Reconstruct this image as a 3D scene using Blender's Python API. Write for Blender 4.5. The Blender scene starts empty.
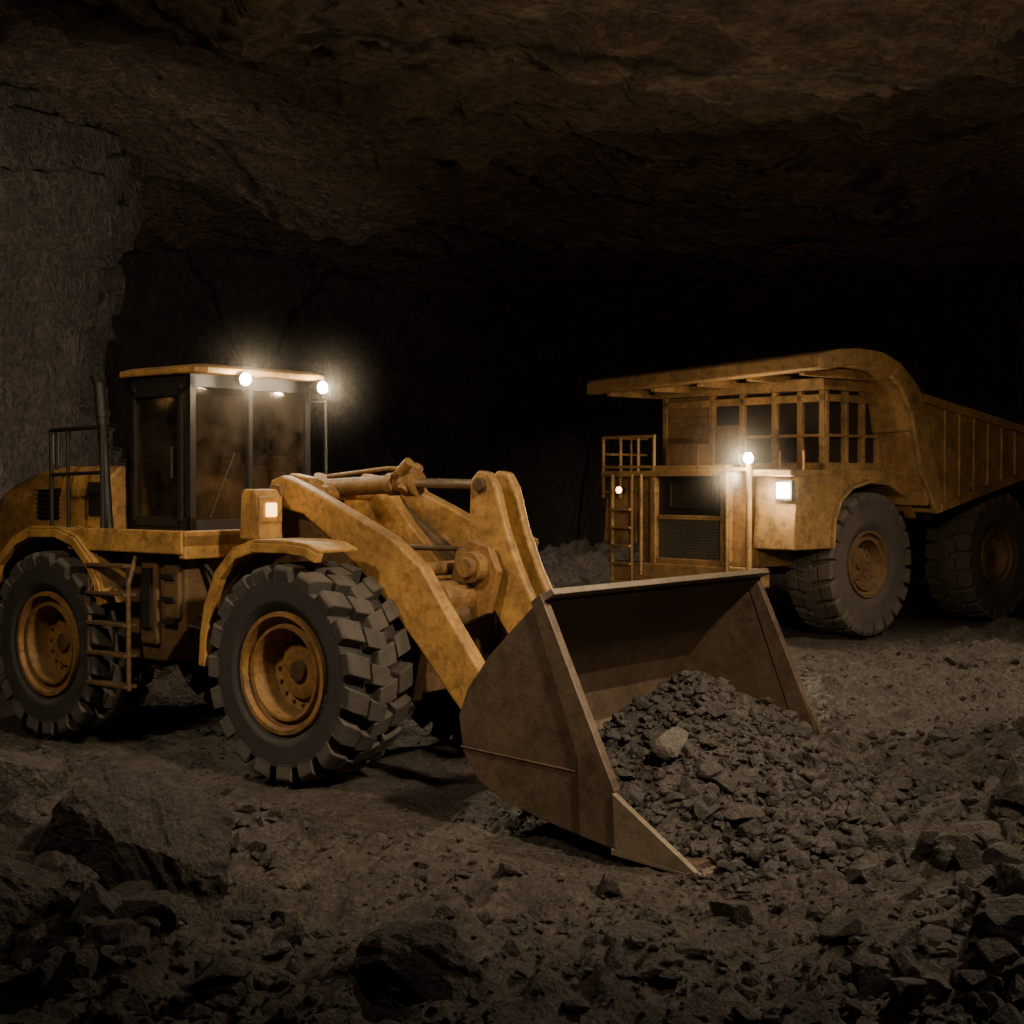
import bpy, math, random, bmesh
import numpy as np
from mathutils import Vector, Matrix
random.seed(7); rng=np.random.default_rng(11)
S=bpy.context.scene; C=S.collection

# ---------------------------------------------------------------- materials
def newmat(name):
    m=bpy.data.materials.new(name); m.use_nodes=True
    nt=m.node_tree; nt.nodes.clear()
    out=nt.nodes.new('ShaderNodeOutputMaterial')
    return m,nt,out
def N(nt,t,**kw):
    n=nt.nodes.new(t)
    for k,v in kw.items():
        if k in n.inputs: n.inputs[k].default_value=v
        else: setattr(n,k,v)
    return n
def noise(nt,vec,scale,detail=6,rough=.6,dist=0):
    n=N(nt,'ShaderNodeTexNoise'); n.inputs['Scale'].default_value=scale
    n.inputs['Detail'].default_value=detail; n.inputs['Roughness'].default_value=rough
    n.inputs['Distortion'].default_value=dist
    nt.links.new(vec,n.inputs['Vector']); return n.outputs['Fac']
def ramp(nt,fac,p0,p1,c0=(0,0,0,1),c1=(1,1,1,1)):
    r=N(nt,'ShaderNodeValToRGB'); e=r.color_ramp.elements
    e[0].position=p0; e[1].position=p1; e[0].color=c0; e[1].color=c1
    nt.links.new(fac,r.inputs[0]); return r.outputs[0]
def mix(nt,fac,a,b,mode='MIX'):
    m=N(nt,'ShaderNodeMix'); m.data_type='RGBA'; m.blend_type=mode
    for s,v in ((m.inputs[0],fac),(m.inputs[6],a),(m.inputs[7],b)):
        if isinstance(v,(int,float)): s.default_value=v
        elif isinstance(v,tuple): s.default_value=v if len(v)==4 else (*v,1)
        else: nt.links.new(v,s)
    return m.outputs[2]
def mth(nt,op,a,b=0.0):
    m=N(nt,'ShaderNodeMath'); m.operation=op
    for s,v in ((m.inputs[0],a),(m.inputs[1],b)):
        if isinstance(v,(int,float)): s.default_value=v
        else: nt.links.new(v,s)
    return m.outputs[0]
def bump(nt,h,strength=.4,dist=.02,nrm=None):
    b=N(nt,'ShaderNodeBump'); b.inputs['Strength'].default_value=strength; b.inputs['Distance'].default_value=dist
    nt.links.new(h,b.inputs['Height'])
    if nrm is not None: nt.links.new(nrm,b.inputs['Normal'])
    return b.outputs[0]
def painted(name,base,grime,dustc,dirt=.5,metal=0.0,rough=.5,dust=.5,scale=1.0):
    m,nt,out=newmat(name); L=nt.links
    tc=N(nt,'ShaderNodeTexCoord').outputs['Object']
    geo=N(nt,'ShaderNodeNewGeometry')
    big=noise(nt,tc,1.7*scale,10,.72,.2); fine=noise(nt,tc,16*scale,10,.75); mid=noise(nt,tc,5.5*scale,10,.72,.15)
    mp=N(nt,'ShaderNodeMapping'); mp.inputs['Scale'].default_value=(7*scale,7*scale,2.2*scale); L.new(tc,mp.inputs[0])
    streak=noise(nt,mp.outputs[0],1.1,8,.7)
    f1=ramp(nt,big,.60-.3*dirt,.78-.2*dirt)
    f2=ramp(nt,streak,.50,.72); f3=ramp(nt,fine,.50,.66); f4=ramp(nt,mid,.50,.66)
    col=mix(nt,mth(nt,'MULTIPLY',f1,.30+.6*dirt),base,grime)
    col=mix(nt,mth(nt,'MULTIPLY',f2,.4*dirt),col,grime)
    col=mix(nt,mth(nt,'MULTIPLY',f4,.75*dirt+.1),col,tuple(x*.7 for x in grime[:3]))
    col=mix(nt,mth(nt,'MULTIPLY',f3,.6*dirt+.15),col,tuple(x*.4 for x in grime[:3]))
    sx=N(nt,'ShaderNodeSeparateXYZ'); L.new(geo.outputs['Normal'],sx.inputs[0])
    up=ramp(nt,sx.outputs[2],.3,.95)
    dn=ramp(nt,noise(nt,tc,5*scale,8,.7),.33,.62)
    col=mix(nt,mth(nt,'MULTIPLY',mth(nt,'MULTIPLY',up,dn),dust),col,dustc)
    p=N(nt,'ShaderNodeBsdfPrincipled'); L.new(col,p.inputs['Base Color'])
    p.inputs['Metallic'].default_value=metal
    r=mth(nt,'ADD',mth(nt,'MULTIPLY',fine,.4),rough-.12); L.new(r,p.inputs['Roughness'])
    L.new(bump(nt,mth(nt,'ADD',fine,mth(nt,'MULTIPLY',big,2)),.4,.014),p.inputs['Normal'])
    L.new(p.outputs[0],out.inputs[0]); return m
def rockmat(name,c0,c1,c2,scale=1.0,bs=.8,bd=.06,stretch=(1,1,1),cracks=False):
    m,nt,out=newmat(name); L=nt.links
    tc=N(nt,'ShaderNodeTexCoord').outputs['Object']
    mp=N(nt,'ShaderNodeMapping'); mp.inputs['Scale'].default_value=stretch; L.new(tc,mp.inputs[0]); v=mp.outputs[0]
    a=noise(nt,v,.7*scale,8,.65,.4); b=noise(nt,v,4*scale,10,.72); c=noise(nt,v,24*scale,8,.75)
    vo=N(nt,'ShaderNodeTexVoronoi'); vo.inputs['Scale'].default_value=11*scale; L.new(v,vo.inputs['Vector'])
    vo2=N(nt,'ShaderNodeTexVoronoi'); vo2.inputs['Scale'].default_value=34*scale; L.new(v,vo2.inputs['Vector'])
    col=mix(nt,ramp(nt,a,.35,.65),c0,c1)
    col=mix(nt,ramp(nt,b,.45,.66),col,c2)
    col=mix(nt,mth(nt,'MULTIPLY',ramp(nt,c,.4,.62),.75),col,tuple(x*.3 for x in c0[:3]))
    h=mth(nt,'ADD',mth(nt,'MULTIPLY',b,1.6),mth(nt,'MULTIPLY',c,.6))
    h=mth(nt,'SUBTRACT',h,mth(nt,'MULTIPLY',vo.outputs['Distance'],.45))
    h=mth(nt,'SUBTRACT',h,mth(nt,'MULTIPLY',vo2.outputs['Distance'],.25))
    if cracks:
        ve=N(nt,'ShaderNodeTexVoronoi'); ve.feature='DISTANCE_TO_EDGE'; ve.inputs['Scale'].default_value=.22*scale
        wv=N(nt,'ShaderNodeVectorMath'); wv.operation='ADD'
        nz=N(nt,'ShaderNodeTexNoise'); nz.inputs['Scale'].default_value=.9; nz.inputs['Detail'].default_value=6; L.new(v,nz.inputs['Vector'])
        L.new(v,wv.inputs[0]); L.new(nz.outputs['Color'],wv.inputs[1]); L.new(wv.outputs[0],ve.inputs['Vector'])
        cr=ramp(nt,ve.outputs['Distance'],0,.012)
        col=mix(nt,mth(nt,'MULTIPLY',mth(nt,'SUBTRACT',1,cr),.8),col,tuple(x*.1 for x in c0[:3]))
        h=mth(nt,'ADD',h,mth(nt,'MULTIPLY',cr,.7))
    p=N(nt,'ShaderNodeBsdfPrincipled'); L.new(col,p.inputs['Base Color']); p.inputs['Roughness'].default_value=.75
    p.inputs['Specular IOR Level'].default_value=.4
    L.new(bump(nt,h,bs,bd),p.inputs['Normal'])
    L.new(p.outputs[0],out.inputs[0]); return m
def emis(name,col,st):
    m,nt,out=newmat(name)
    e=N(nt,'ShaderNodeEmission'); e.inputs[0].default_value=(*col,1)
    e.inputs[1].default_value=st; nt.links.new(e.outputs[0],out.inputs[0]); return m
def glassmat(name,tint,gl=.12):
    m,nt,out=newmat(name); L=nt.links
    t=N(nt,'ShaderNodeBsdfTransparent'); t.inputs[0].default_value=(*tint,1)
    g=N(nt,'ShaderNodeBsdfGlossy'); g.inputs['Roughness'].default_value=.12; g.inputs[0].default_value=(.8,.75,.65,1)
    tc=N(nt,'ShaderNodeTexCoord').outputs['Object']
    d=N(nt,'ShaderNodeBsdfDiffuse'); d.inputs[0].default_value=(.22,.17,.12,1)
    mx=N(nt,'ShaderNodeMixShader'); mx.inputs[0].default_value=gl; L.new(t.outputs[0],mx.inputs[1]); L.new(g.outputs[0],mx.inputs[2])
    m2=N(nt,'ShaderNodeMixShader'); L.new(mth(nt,'MULTIPLY',ramp(nt,noise(nt,tc,3,8,.7),.35,.75),.16),m2.inputs[0])
    L.new(mx.outputs[0],m2.inputs[1]); L.new(d.outputs[0],m2.inputs[2]); L.new(m2.outputs[0],out.inputs[0]); return m

DUST=(.14,.108,.074)
M_Y=painted('yellow_paint',(.56,.30,.075),(.14,.075,.028),DUST,.66,0,.44,.55)
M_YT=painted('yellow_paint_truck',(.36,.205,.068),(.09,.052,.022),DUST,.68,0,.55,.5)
M_BR=painted('grimy_steel',(.17,.10,.042),(.045,.028,.015),DUST,.6,.2,.5,.5)
M_DK=painted('dark_frame',(.016,.013,.010),(.035,.025,.015),DUST,.4,.1,.45,.2)
M_BK=painted('bucket_steel',(.17,.118,.077),(.065,.042,.027),(.12,.09,.06),.6,.4,.38,.3)
M_BE=painted('worn_edge_steel',(.27,.21,.145),(.13,.09,.055),(.16,.12,.08),.4,.5,.4,.2)
M_RB=painted('tyre_rubber',(.030,.027,.024),(.055,.045,.035),(.11,.085,.062),.5,0,.7,.6,1.6)
M_TRD=painted('tread_rubber_dusty',(.050,.043,.036),(.105,.085,.064),(.15,.118,.086),.65,0,.75,.55,1.6)
M_RBT=painted('tyre_rubber_dusty',(.065,.054,.044),(.12,.095,.07),(.15,.118,.088),.7,0,.85,.6,1.4)
M_RIM=painted('rim_yellow',(.32,.165,.043),(.09,.048,.02),DUST,.6,0,.5,.4,1.5)
M_RIMT=painted('rim_rusty',(.20,.11,.04),(.06,.036,.018),DUST,.6,0,.6,.4,1.5)
M_CH=painted('chrome_rod',(.50,.40,.27),(.2,.12,.06),DUST,.3,.8,.3,.2)
M_GL=glassmat('cab_glass',(.60,.54,.46),.08)
M_GD=painted('dark_pane',(.022,.018,.014),(.06,.04,.02),DUST,.45,.2,.3,.2)
M_SC=painted('dusty_screen',(.14,.118,.09),(.07,.055,.038),DUST,.4,.2,.6,.2)
M_LW=emis('lamp_white',(1,.86,.62),200)
M_LA=emis('lamp_amber',(1,.50,.12),7)
M_LD=emis('lamp_small',(1,.60,.25),10)
M_GR=rockmat('ground_dirt',(.095,.075,.058),(.145,.116,.090),(.20,.163,.127),1.0,1.0,.10)
M_RK=rockmat('rock_rubble',(.075,.061,.050),(.11,.091,.074),(.16,.133,.108),1.6,1.0,.05)
M_ORE=rockmat('ore_gravel',(.045,.038,.032),(.075,.062,.051),(.125,.103,.082),3,.8,.02)
M_WL=rockmat('cave_rock',(.10,.080,.063),(.16,.128,.10),(.21,.17,.132),.55,1,.35,(1,1,.5),True)
M_CE=rockmat('cave_ceiling',(.12,.083,.053),(.18,.124,.080),(.27,.187,.118),.55,1,.45,(.5,1.5,1),True)

# ---------------------------------------------------------------- mesh helpers
def mkobj(name,verts,faces,mat,parent=None,smooth=False,bev=0,seg=2):
    me=bpy.data.meshes.new(name); me.from_pydata([tuple(v) for v in verts],[],faces); me.update()
    bm=bmesh.new(); bm.from_mesh(me); bmesh.ops.recalc_face_normals(bm,faces=bm.faces); bm.to_mesh(me); bm.free()
    me.materials.append(mat)
    o=bpy.data.objects.new(name,me); C.objects.link(o)
    if parent: o.parent=parent
    if bev:
        b=o.modifiers.new('bevel','BEVEL'); b.width=bev; b.segments=seg; b.limit_method='ANGLE'; b.angle_limit=math.radians(35)
    return o
class Part:
    def __init__(s): s.v=[]; s.f=[]
    def add(s,vs,fs):
        o=len(s.v); s.v+= [tuple(v) for v in vs]; s.f+=[tuple(i+o for i in f) for f in fs]; return s
    def box(s,x0,x1,y0,y1,z0,z1):
        vs=[(x,y,z) for x in(x0,x1) for y in(y0,y1) for z in(z0,z1)]
        return s.add(vs,[(0,1,3,2),(4,6,7,5),(0,4,5,1),(2,3,7,6),(0,2,6,4),(1,5,7,3)])
    def prism(s,pts,y0,y1):
        n=len(pts); vs=[(x,y0,z) for x,z in pts]+[(x,y1,z) for x,z in pts]
        fs=[tuple(range(n)),tuple(range(2*n-1,n-1,-1))]+[(i,(i+1)%n,n+(i+1)%n,n+i) for i in range(n)]
        return s.add(vs,fs)
    def cyl(s,p0,p1,r0,r1=None,n=20):
        r1=r0 if r1 is None else r1
        p0=Vector(p0);p1=Vector(p1);d=(p1-p0).normalized()
        a=d.orthogonal().normalized(); b=d.cross(a)
        vs=[]
        for p,r in((p0,r0),(p1,r1)):
            for i in range(n):
                t=2*math.pi*i/n; vs.append(p+a*(r*math.cos(t))+b*(r*math.sin(t)))
        fs=[tuple(range(n)),tuple(range(2*n-1,n-1,-1))]+[(i,(i+1)%n,n+(i+1)%n,n+i) for i in range(n)]
        return s.add(vs,fs)
    def pipe(s,pts,r,n=10):
        for a,b in zip(pts[:-1],pts[1:]):
            s.cyl(a,b,r,r,n)
        for p in pts[1:-1]: s.ball(p,r*1.02,8)
        return s
    def ball(s,c,r,n=12,sc=(1,1,1)):
        m=n//2; vs=[(c[0],c[1],c[2]+r*sc[2])]
        for i in range(1,m):
            th=math.pi*i/m
            for j in range(n):
                ph=2*math.pi*j/n
                vs.append((c[0]+sc[0]*r*math.sin(th)*math.cos(ph),c[1]+sc[1]*r*math.sin(th)*math.sin(ph),c[2]+sc[2]*r*math.cos(th)))
        vs.append((c[0],c[1],c[2]-r*sc[2])); fs=[]
        for j in range(n): fs.append((0,1+j,1+(j+1)%n))
        for i in range(m-2):
            for j in range(n):
                a=1+i*n+j;b=1+i*n+(j+1)%n; fs.append((a,a+n,b+n,b))
        l=len(vs)-1; o=1+(m-2)*n
        for j in range(n): fs.append((l,o+(j+1)%n,o+j))
        return s.add(vs,fs)
    def strip(s,path,th,y0,y1,sgn=1):
        n=len(path); off=[]
        for i in range(n):
            a=Vector(path[max(i-1,0)]);b=Vector(path[min(i+1,n-1)]);d=(b-a).normalized()
            off.append((path[i][0]-d.y*th*sgn,path[i][1]+d.x*th*sgn))
        vs=[];fs=[]
        for i in range(n):
            for (x,z) in (path[i],off[i]):
                vs+=[(x,y0,z),(x,y1,z)]
        for i in range(n-1):
            a=i*4;b=a+4
            fs+=[(a,b,b+1,a+1),(a+2,a+3,b+3,b+2),(a,a+2,b+2,b),(a+1,b+1,b+3,a+3)]
        fs+=[(0,1,3,2),(4*n-4,4*n-2,4*n-1,4*n-3)]
        return s.add(vs,fs)
    def lathe(s,c,prof,n=48):
        m=len(prof);vs=[]
        for y,r in prof:
            for i in range(n):
                t=2*math.pi*i/n; vs.append((c[0]+r*math.cos(t),c[1]+y,c[2]+r*math.sin(t)))
        fs=[]
        for k in range(m-1):
            for i in range(n):
                j=(i+1)%n; fs.append((k*n+i,k*n+j,(k+1)*n+j,(k+1)*n+i))
        return s.add(vs,fs)
    def build(s,name,mat,parent=None,smooth=False,bev=0,seg=2): return mkobj(name,s.v,s.f,mat,parent,smooth,bev,seg)
def smoothang(o,ang=35):
    me=o.data
    for p in me.polygons: p.use_smooth=True
    try: me.set_sharp_from_angle(angle=math.radians(ang))
    except Exception: pass
def empty(name,loc,rz,roll=0):
    e=bpy.data.objects.new(name,None); C.objects.link(e); e.location=loc; e.rotation_euler=(roll,0,rz); return e

def wheel(parent,pre,cx,cy,R,W,rr,side,nl,lugh,lugw,skew,rimmat,rub,trd,deep=.16):
    h=W/2; dR=R-rr; c=(cx,cy,R)
    prof=[(-h*.70,rr-.01),(-h*.82,rr+.03),(-h*.93,rr+.20*dR),(-h*.955,rr+.24*dR),(-h*.95,rr+.27*dR),(-h,rr+.5*dR),(-h*.985,R-.34*dR),(-h*.9,R-lugh-.05*dR),(-h*.7,R-lugh),(0,R-lugh+.012)]
    prof=prof+[(-y,r) for y,r in prof[-2::-1]]
    o=Part().lathe(c,prof,64).build(pre+'_tyre',rub,parent); smoothang(o,50)
    Q=Part()
    for sd in(-1,1):
        for k in range(nl):
            a0=(k+(.5 if sd>0 else 0))/nl*2*math.pi
            groups=[[(-.16*h,R-lugh-.01,R,0,1.0),(.16*h,R-lugh-.01,R,.2,1.05),(.42*h,R-lugh-.01,R-.002,.38,1.1)],
                    [(.49*h,R-lugh-.01,R-.002,.60,1.1),(.74*h,R-lugh-.01,R-.006,.8,1.15),(.98*h,R-lugh-.05,R-.016,1,1.2),(1.06*h,R-.36*dR,R-.12*dR,1.05,1.12),(1.0*h,R-.46*dR,R-.33*dR,1.08,.95)]]
            for st in groups:
                secs=[]
                for (y,rb,rt,s_,w) in st:
                    ac=a0+skew*s_; wa=lugw*w
                    yi=y-(.05*h if y>.9*h else 0)
                    secs.append([(cx+rb*math.cos(ac-wa*1.10),cy+sd*yi,R+rb*math.sin(ac-wa*1.10)),
                                 (cx+rt*math.cos(ac-wa*.92),cy+sd*y,R+rt*math.sin(ac-wa*.92)),
                                 (cx+rt*math.cos(ac+wa*.92),cy+sd*y,R+rt*math.sin(ac+wa*.92)),
                                 (cx+rb*math.cos(ac+wa*1.10),cy+sd*yi,R+rb*math.sin(ac+wa*1.10))])
                vs=[p for s_ in secs for p in s_]; fs=[(0,1,2,3)]
                for i in range(len(secs)-1):
                    a=i*4;b=a+4
                    for j in range(4): fs.append((a+j,a+(j+1)%4,b+(j+1)%4,b+j))
                l=len(vs)-4; fs.append((l+3,l+2,l+1,l))
                Q.add(vs,fs)
    Q.build(pre+'_tread',trd,parent,bev=.010)
    s=side; f=h*.80; d=deep
    rp=[(s*(f+.0),rr+.012),(s*(f+.035),rr+.005),(s*(f+.035),rr-.03),(s*(f-.03),rr-.05),(s*(f-.05),rr*.82),(s*(f-.0),rr*.79),(s*(f-.0),rr*.74),(s*(f-d*.95),rr*.66),(s*(f-d*1.1),rr*.50),(s*(f-d*.85),rr*.46),(s*(f-d*.8),rr*.25),(s*(f-d*.9),.001)]
    o=Part().lathe(c,rp,48).build(pre+'_rim',rimmat,parent); smoothang(o,30)
    B=Part()
    for k in range(16):
        t=2*math.pi*k/16; x=cx+rr*.58*math.cos(t); z=R+rr*.58*math.sin(t)
        B.cyl((x,cy+s*(f-d*1.15),z),(x,cy+s*(f-d*.9),z),rr*.03,n=6)
    B.cyl((cx,cy+s*(f-d),R),(cx,cy+s*(f-d*.65),R),rr*.2,rr*.17,n=20)
    B.build(pre+'_hub_bolts',M_BR,parent,bev=.004)

# ================================================================= LOADER
TH=math.radians(39.1)
LD=empty('wheel_loader',(-1.02,12.72,0),-TH)
for nm,cx in(('front',0.0),('rear',-3.38)):
    for sd,side in((-1,'near'),(1,'far')):
        wheel(LD,f'{nm}_{side}',cx,sd*1.09,.91,.68,.50,sd,19,.11,.092,.17,M_RIM,M_RB,M_TRD,.22)
P=Part(); P.cyl((0,-.85,.9),(0,.85,.9),.17); P.cyl((-3.38,-.85,.9),(-3.38,.85,.9),.17)
P.ball((0,0,.9),.36,16); P.ball((-3.38,0,.9),.36,16)
P.cyl((-3.3,0,.95),(0,0,.95),.08)
o=P.build('axles',M_DK,LD); smoothang(o)
P=Part()
fp=[(-1.25,.75),(-.2,.6),(.75,.65),(.85,1.1),(.35,1.75),(-.45,2.25),(-.85,2.25),(-1.2,1.5)]
P.prism(fp,-.62,-.50); P.prism(fp,.50,.62)
P.box(-1.2,.7,-.5,.5,.7,1.35); P.box(-.85,.2,-.5,.5,1.35,1.6)
P.build('front_frame',M_BR,LD,bev=.015)
P=Part()
P.box(-1.5,-1.15,-.28,.28,.7,.95).box(-1.5,-1.15,-.28,.28,1.3,1.5).cyl((-1.35,0,.6),(-1.35,0,1.65),.12)
P.prism([(-1.5,.75),(-4.9,.75),(-5.2,1.2),(-5.2,1.6),(-1.5,1.55)],-.6,.6)
P.build('rear_frame',M_BR,LD,bev=.015)
P=Part()
for s in(-1,1):
    a,b=sorted((s*1.22,s*.6))
    P.prism([(-1.45,1.92),(-1.45,1.15),(-1.75,.85),(-2.3,.85),(-2.35,1.92)],a,b)
P.box(-1.72,-1.50,-1.26,-1.2,1.25,1.75); P.box(-2.05,-1.8,-1.27,-1.2,1.0,1.8)
P.build('side_tank',M_BR,LD,bev=.02)
P=Part(); P.box(-2.0,-1.86,-1.30,-1.25,1.15,1.7)
for z in(1.2,1.4,1.6): P.box(-1.74,-1.55,-1.28,-1.24,z,z+.05)
for k in range(4): P.pipe([(-1.5,-.9-.1*k,1.5-.1*k),(-1.25,-.75-.08*k,1.3-.06*k),(-.95,-.7,1.35)],.022)
P.pipe([(-1.48,-1.1,1.86),(-1.3,-1.0,1.6),(-1.2,-.7,1.2)],.028)
P.build('side_fittings',M_DK,LD,bev=.006)
P=Part()
P.box(-3.0,-1.25,-1.38,1.38,1.90,2.02)
P.box(-3.0,-1.28,-1.40,-1.34,1.84,2.05)
P.box(-1.34,-1.25,-1.38,1.38,1.80,2.05)
P.build('cab_platform',M_Y,LD,bev=.015)
P=Part()
fr=[(-1.0,.9),(-.98,1.15),(-.92,1.42),(-.78,1.70),(-.56,1.90),(-.30,1.975),(.1,1.98),(.34,1.96),(.48,1.91)]
re=[(-2.40,1.35),(-2.46,1.55),(-2.60,1.75),(-2.85,1.95),(-3.15,2.03),(-3.6,2.02),(-3.9,1.92),(-4.2,1.7),(-4.38,1.4),(-4.42,1.1)]
for s in(-1,1):
    a,b=sorted((s*1.42,s*.98)); P.strip(fr,.03,a,b)
    a,b=sorted((s*1.42,s*.62)); P.strip(re,.03,a,b,-1)
    a,b=sorted((s*1.44,s*1.36))
    P.strip(fr,-.08,a,b); P.strip(re,-.08,a,b,-1)
    a,b=sorted((s*1.0,s*.96)); P.strip(fr[:6],-.1,a,b)
    P.box(-1.0,-.5,*sorted((s*1.0,s*.6)),1.6,1.66)
o=P.build('fenders',M_Y,LD,bev=.008)
P=Part()
sec=[(-1.0,2.0),(-1.0,2.45),(-.93,2.58),(-.8,2.64),(.8,2.64),(.93,2.58),(1.0,2.45),(1.0,2.0)]
def hoodsec(x,top,base,w):
    return [(x,y*w,base+(z-2.0)*(top-base)/.64) for y,z in sec]
secs=[hoodsec(-2.98,2.64,1.5,1),hoodsec(-3.9,2.64,1.5,1),hoodsec(-4.4,2.58,1.5,.99),hoodsec(-4.9,2.45,1.45,.96),hoodsec(-5.3,2.2,1.3,.93),hoodsec(-5.45,1.8,1.0,.9)]
vs=[p for q in secs for p in q];fs=[tuple(range(8)),tuple(range(len(vs)-1,len(vs)-9,-1))]
for i in range(len(secs)-1):
    for j in range(8): fs.append((i*8+j,i*8+(j+1)%8,(i+1)*8+(j+1)%8,(i+1)*8+j))
P.add(vs,fs); o=P.build('engine_hood',M_Y,LD,bev=.02)
P=Part()
P.prism([(-3.02,2.15),(-3.02,2.48),(-3.22,2.48),(-3.22,2.15)],-1.02,-.98)
P.prism([(-3.75,2.1),(-3.75,2.42),(-4.1,2.40),(-4.1,2.1)],-1.015,-.97)
for k in range(7): P.box(-4.12,-3.73,-1.03,-.99,2.12+.045*k,2.135+.045*k)
P.prism([(-4.95,1.0),(-5.5,1.0),(-5.6,1.7),(-4.95,1.6)],-1.1,1.1)
P.build('hood_grilles',M_DK,LD,bev=.005)
# cab
CX0,CX1,CY=-2.95,-1.96,.76; CB,CT=2.02,3.50
P=Part(); w=.065
for x in(CX0,CX1-w):
    for y in(-CY,CY-w): P.box(x,x+w,y,y+w,CB,CT)
P.box(CX1-w,CX1,-.05,.0,CB+.1,CT)
P.box(CX0,CX1,-CY,-CY+.06,CB,CB+.13).box(CX0,CX1,CY-.06,CY,CB,CB+.13).box(CX0,CX0+.06,-CY,CY,CB,CB+.7).box(CX1-.06,CX1,-CY,CY,CB,CB+.10)
P.box(CX0,CX1,-CY,-CY+.06,CT-.14,CT).box(CX0,CX1,CY-.06,CY,CT-.14,CT).box(CX1-.06,CX1,-CY,CY,CT-.12,CT).box(CX0,CX0+.06,-CY,CY,CT-.12,CT)
P.box(CX0+.1,CX0+.15,-CY-.02,-CY+.05,CB+.05,CT-.1).box(CX1-.17,CX1-.12,-CY-.02,-CY+.05,CB+.05,CT-.1).box(CX0+.1,CX1-.12,-CY-.02,-CY+.05,CT-.20,CT-.14).box(CX0+.1,CX1-.12,-CY-.02,-CY+.05,CB+.04,CB+.10)
P.cyl((CX1-.22,-CY-.05,CB+.5),(CX1-.22,-CY-.05,CB+.8),.014)
P.pipe([(CX1+.02,-.55,CB+.12),(CX1+.03,-.25,CB+.75)],.005)
P.build('cab_frame',M_DK,LD,bev=.012)
P=Part()
P.box(CX0+.03,CX1-.03,-CY+.02,-CY+.03,CB+.1,CT-.1).box(CX0+.03,CX1-.03,CY-.03,CY-.02,CB+.1,CT-.1)
P.box(CX1-.04,CX1-.03,-CY+.05,CY-.05,CB+.1,CT-.1).box(CX0+.03,CX0+.04,-CY+.05,CY-.05,CB+.6,CT-.1)
P.build('cab_glass_panes',M_GL,LD)
P=Part()
rp=[(CX0-.05,-CY-.05),(CX1+.14,-CY-.05),(CX1+.20,-CY+.05),(CX1+.20,CY-.05),(CX1+.14,CY+.07),(CX0-.05,CY+.07)]
vs=[(x,y,CT) for x,y in rp]+[(x,y,CT+.055) for x,y in rp]+[( -2.45+(x+2.45)*.88,y*.88,CT+.09) for x,y in rp]
fs=[tuple(range(6)),tuple(range(17,11,-1))]+[(i,(i+1)%6,6+(i+1)%6,6+i) for i in range(6)]+[(6+i,6+(i+1)%6,12+(i+1)%6,12+i) for i in range(6)]
P.add(vs,fs); P.build('cab_roof',M_Y,LD,bev=.015)
P=Part()
P.box(-2.75,-2.3,-.25,.25,CB,CB+.35).box(-2.78,-2.28,-.27,.27,CB+.35,CB+.48)
P.prism([(-2.72,CB+.45),(-2.58,CB+.45),(-2.72,CB+1.05),(-2.84,CB+1.05)],-.25,.25)
P.prism([(-2.78,CB+1.08),(-2.70,CB+1.08),(-2.74,CB+1.3),(-2.82,CB+1.3)],-.14,.14)
P.box(-2.7,-2.3,-.42,-.3,CB+.45,CB+.6).box(-2.7,-2.3,.3,.42,CB+.45,CB+.6)
P.box(-2.12,-2.04,-.2,.3,CB,CB+.62).cyl((-2.1,0,CB+.5),(-2.22,0,CB+.75),.035)
P.box(-2.1,-2.0,.3,.62,CB+.3,CB+.72)
P.build('operator_seat_and_console',M_BR,LD,bev=.03)
P=Part(); pts=[(-2.24+.07*math.cos(t),.19*math.sin(t),CB+.78+.17*math.cos(t)) for t in [i*math.pi/10 for i in range(21)]]
P.pipe(pts,.014,6); P.build('steering_wheel',M_DK,LD)
P=Part(); z0=2.02
P.pipe([(-3.38,-1.32,1.98),(-3.38,-1.32,2.98),(-2.55,-1.32,3.0),(-2.55,-1.32,2.0)],.022)
P.pipe([(-3.1,-1.32,z0),(-3.1,-1.32,2.98)],.018).pipe([(-3.38,-1.32,2.55),(-2.55,-1.32,2.57)],.018)
P.pipe([(-3.38,-1.32,2.98),(-3.7,-1.05,2.98),(-3.7,-1.05,2.6)],.018)
P.build('handrails',M_DK,LD)
P=Part()
P.pipe([(-2.62,-1.3,1.9),(-2.62,-1.42,1.55),(-2.62,-1.42,.58)],.024).pipe([(-2.02,-1.3,1.9),(-2.02,-1.42,1.55),(-2.02,-1.42,.58)],.024)
for z in(.6,.88,1.16,1.44,1.7): P.box(-2.62,-2.02,-1.47,-1.33,z,z+.03)
P.build('access_ladder',M_BR,LD,bev=.004)
P=Part(); P.cyl((-2.62,-1.2,2.0),(-2.80,-1.15,3.1),.045).cyl((-2.80,-1.15,3.1),(-2.85,-1.14,3.42),.055).cyl((-2.85,-1.14,3.40),(-2.93,-1.13,3.50),.05)
o=P.build('exhaust_stack',M_DK,LD); smoothang(o)
P=Part()
for s in(-1,1):
    a,b=sorted((s*1.10,s*.84))
    P.prism([(-.86,1.98),(-.84,2.38),(-.80,2.42),(-.66,2.42),(-.62,2.38),(-.58,1.98)],a,b)
    P.box(-.62,-.585,a,b,2.12,2.36)
P.build('lamp_housings',M_Y,LD,bev=.02)
P=Part(); P.box(-.585,-.565,-1.04,-.92,2.18,2.30).box(-.585,-.565,.92,1.04,2.18,2.30); P.build('front_lamp_lens',M_LA,LD,bev=.01)
P=Part()
for s in(-1,1):
    a,b=sorted((s*.52,s*.40))
    P.prism([(-1.15,1.5),(-1.1,2.3),(-.85,2.56),(-.60,2.52),(-.35,2.2),(.3,1.6)],a,b)
P.box(-1.1,-.6,-.4,.4,1.6,1.75).cyl((-.76,-.75,2.38),(-.76,.75,2.38),.07)
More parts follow.
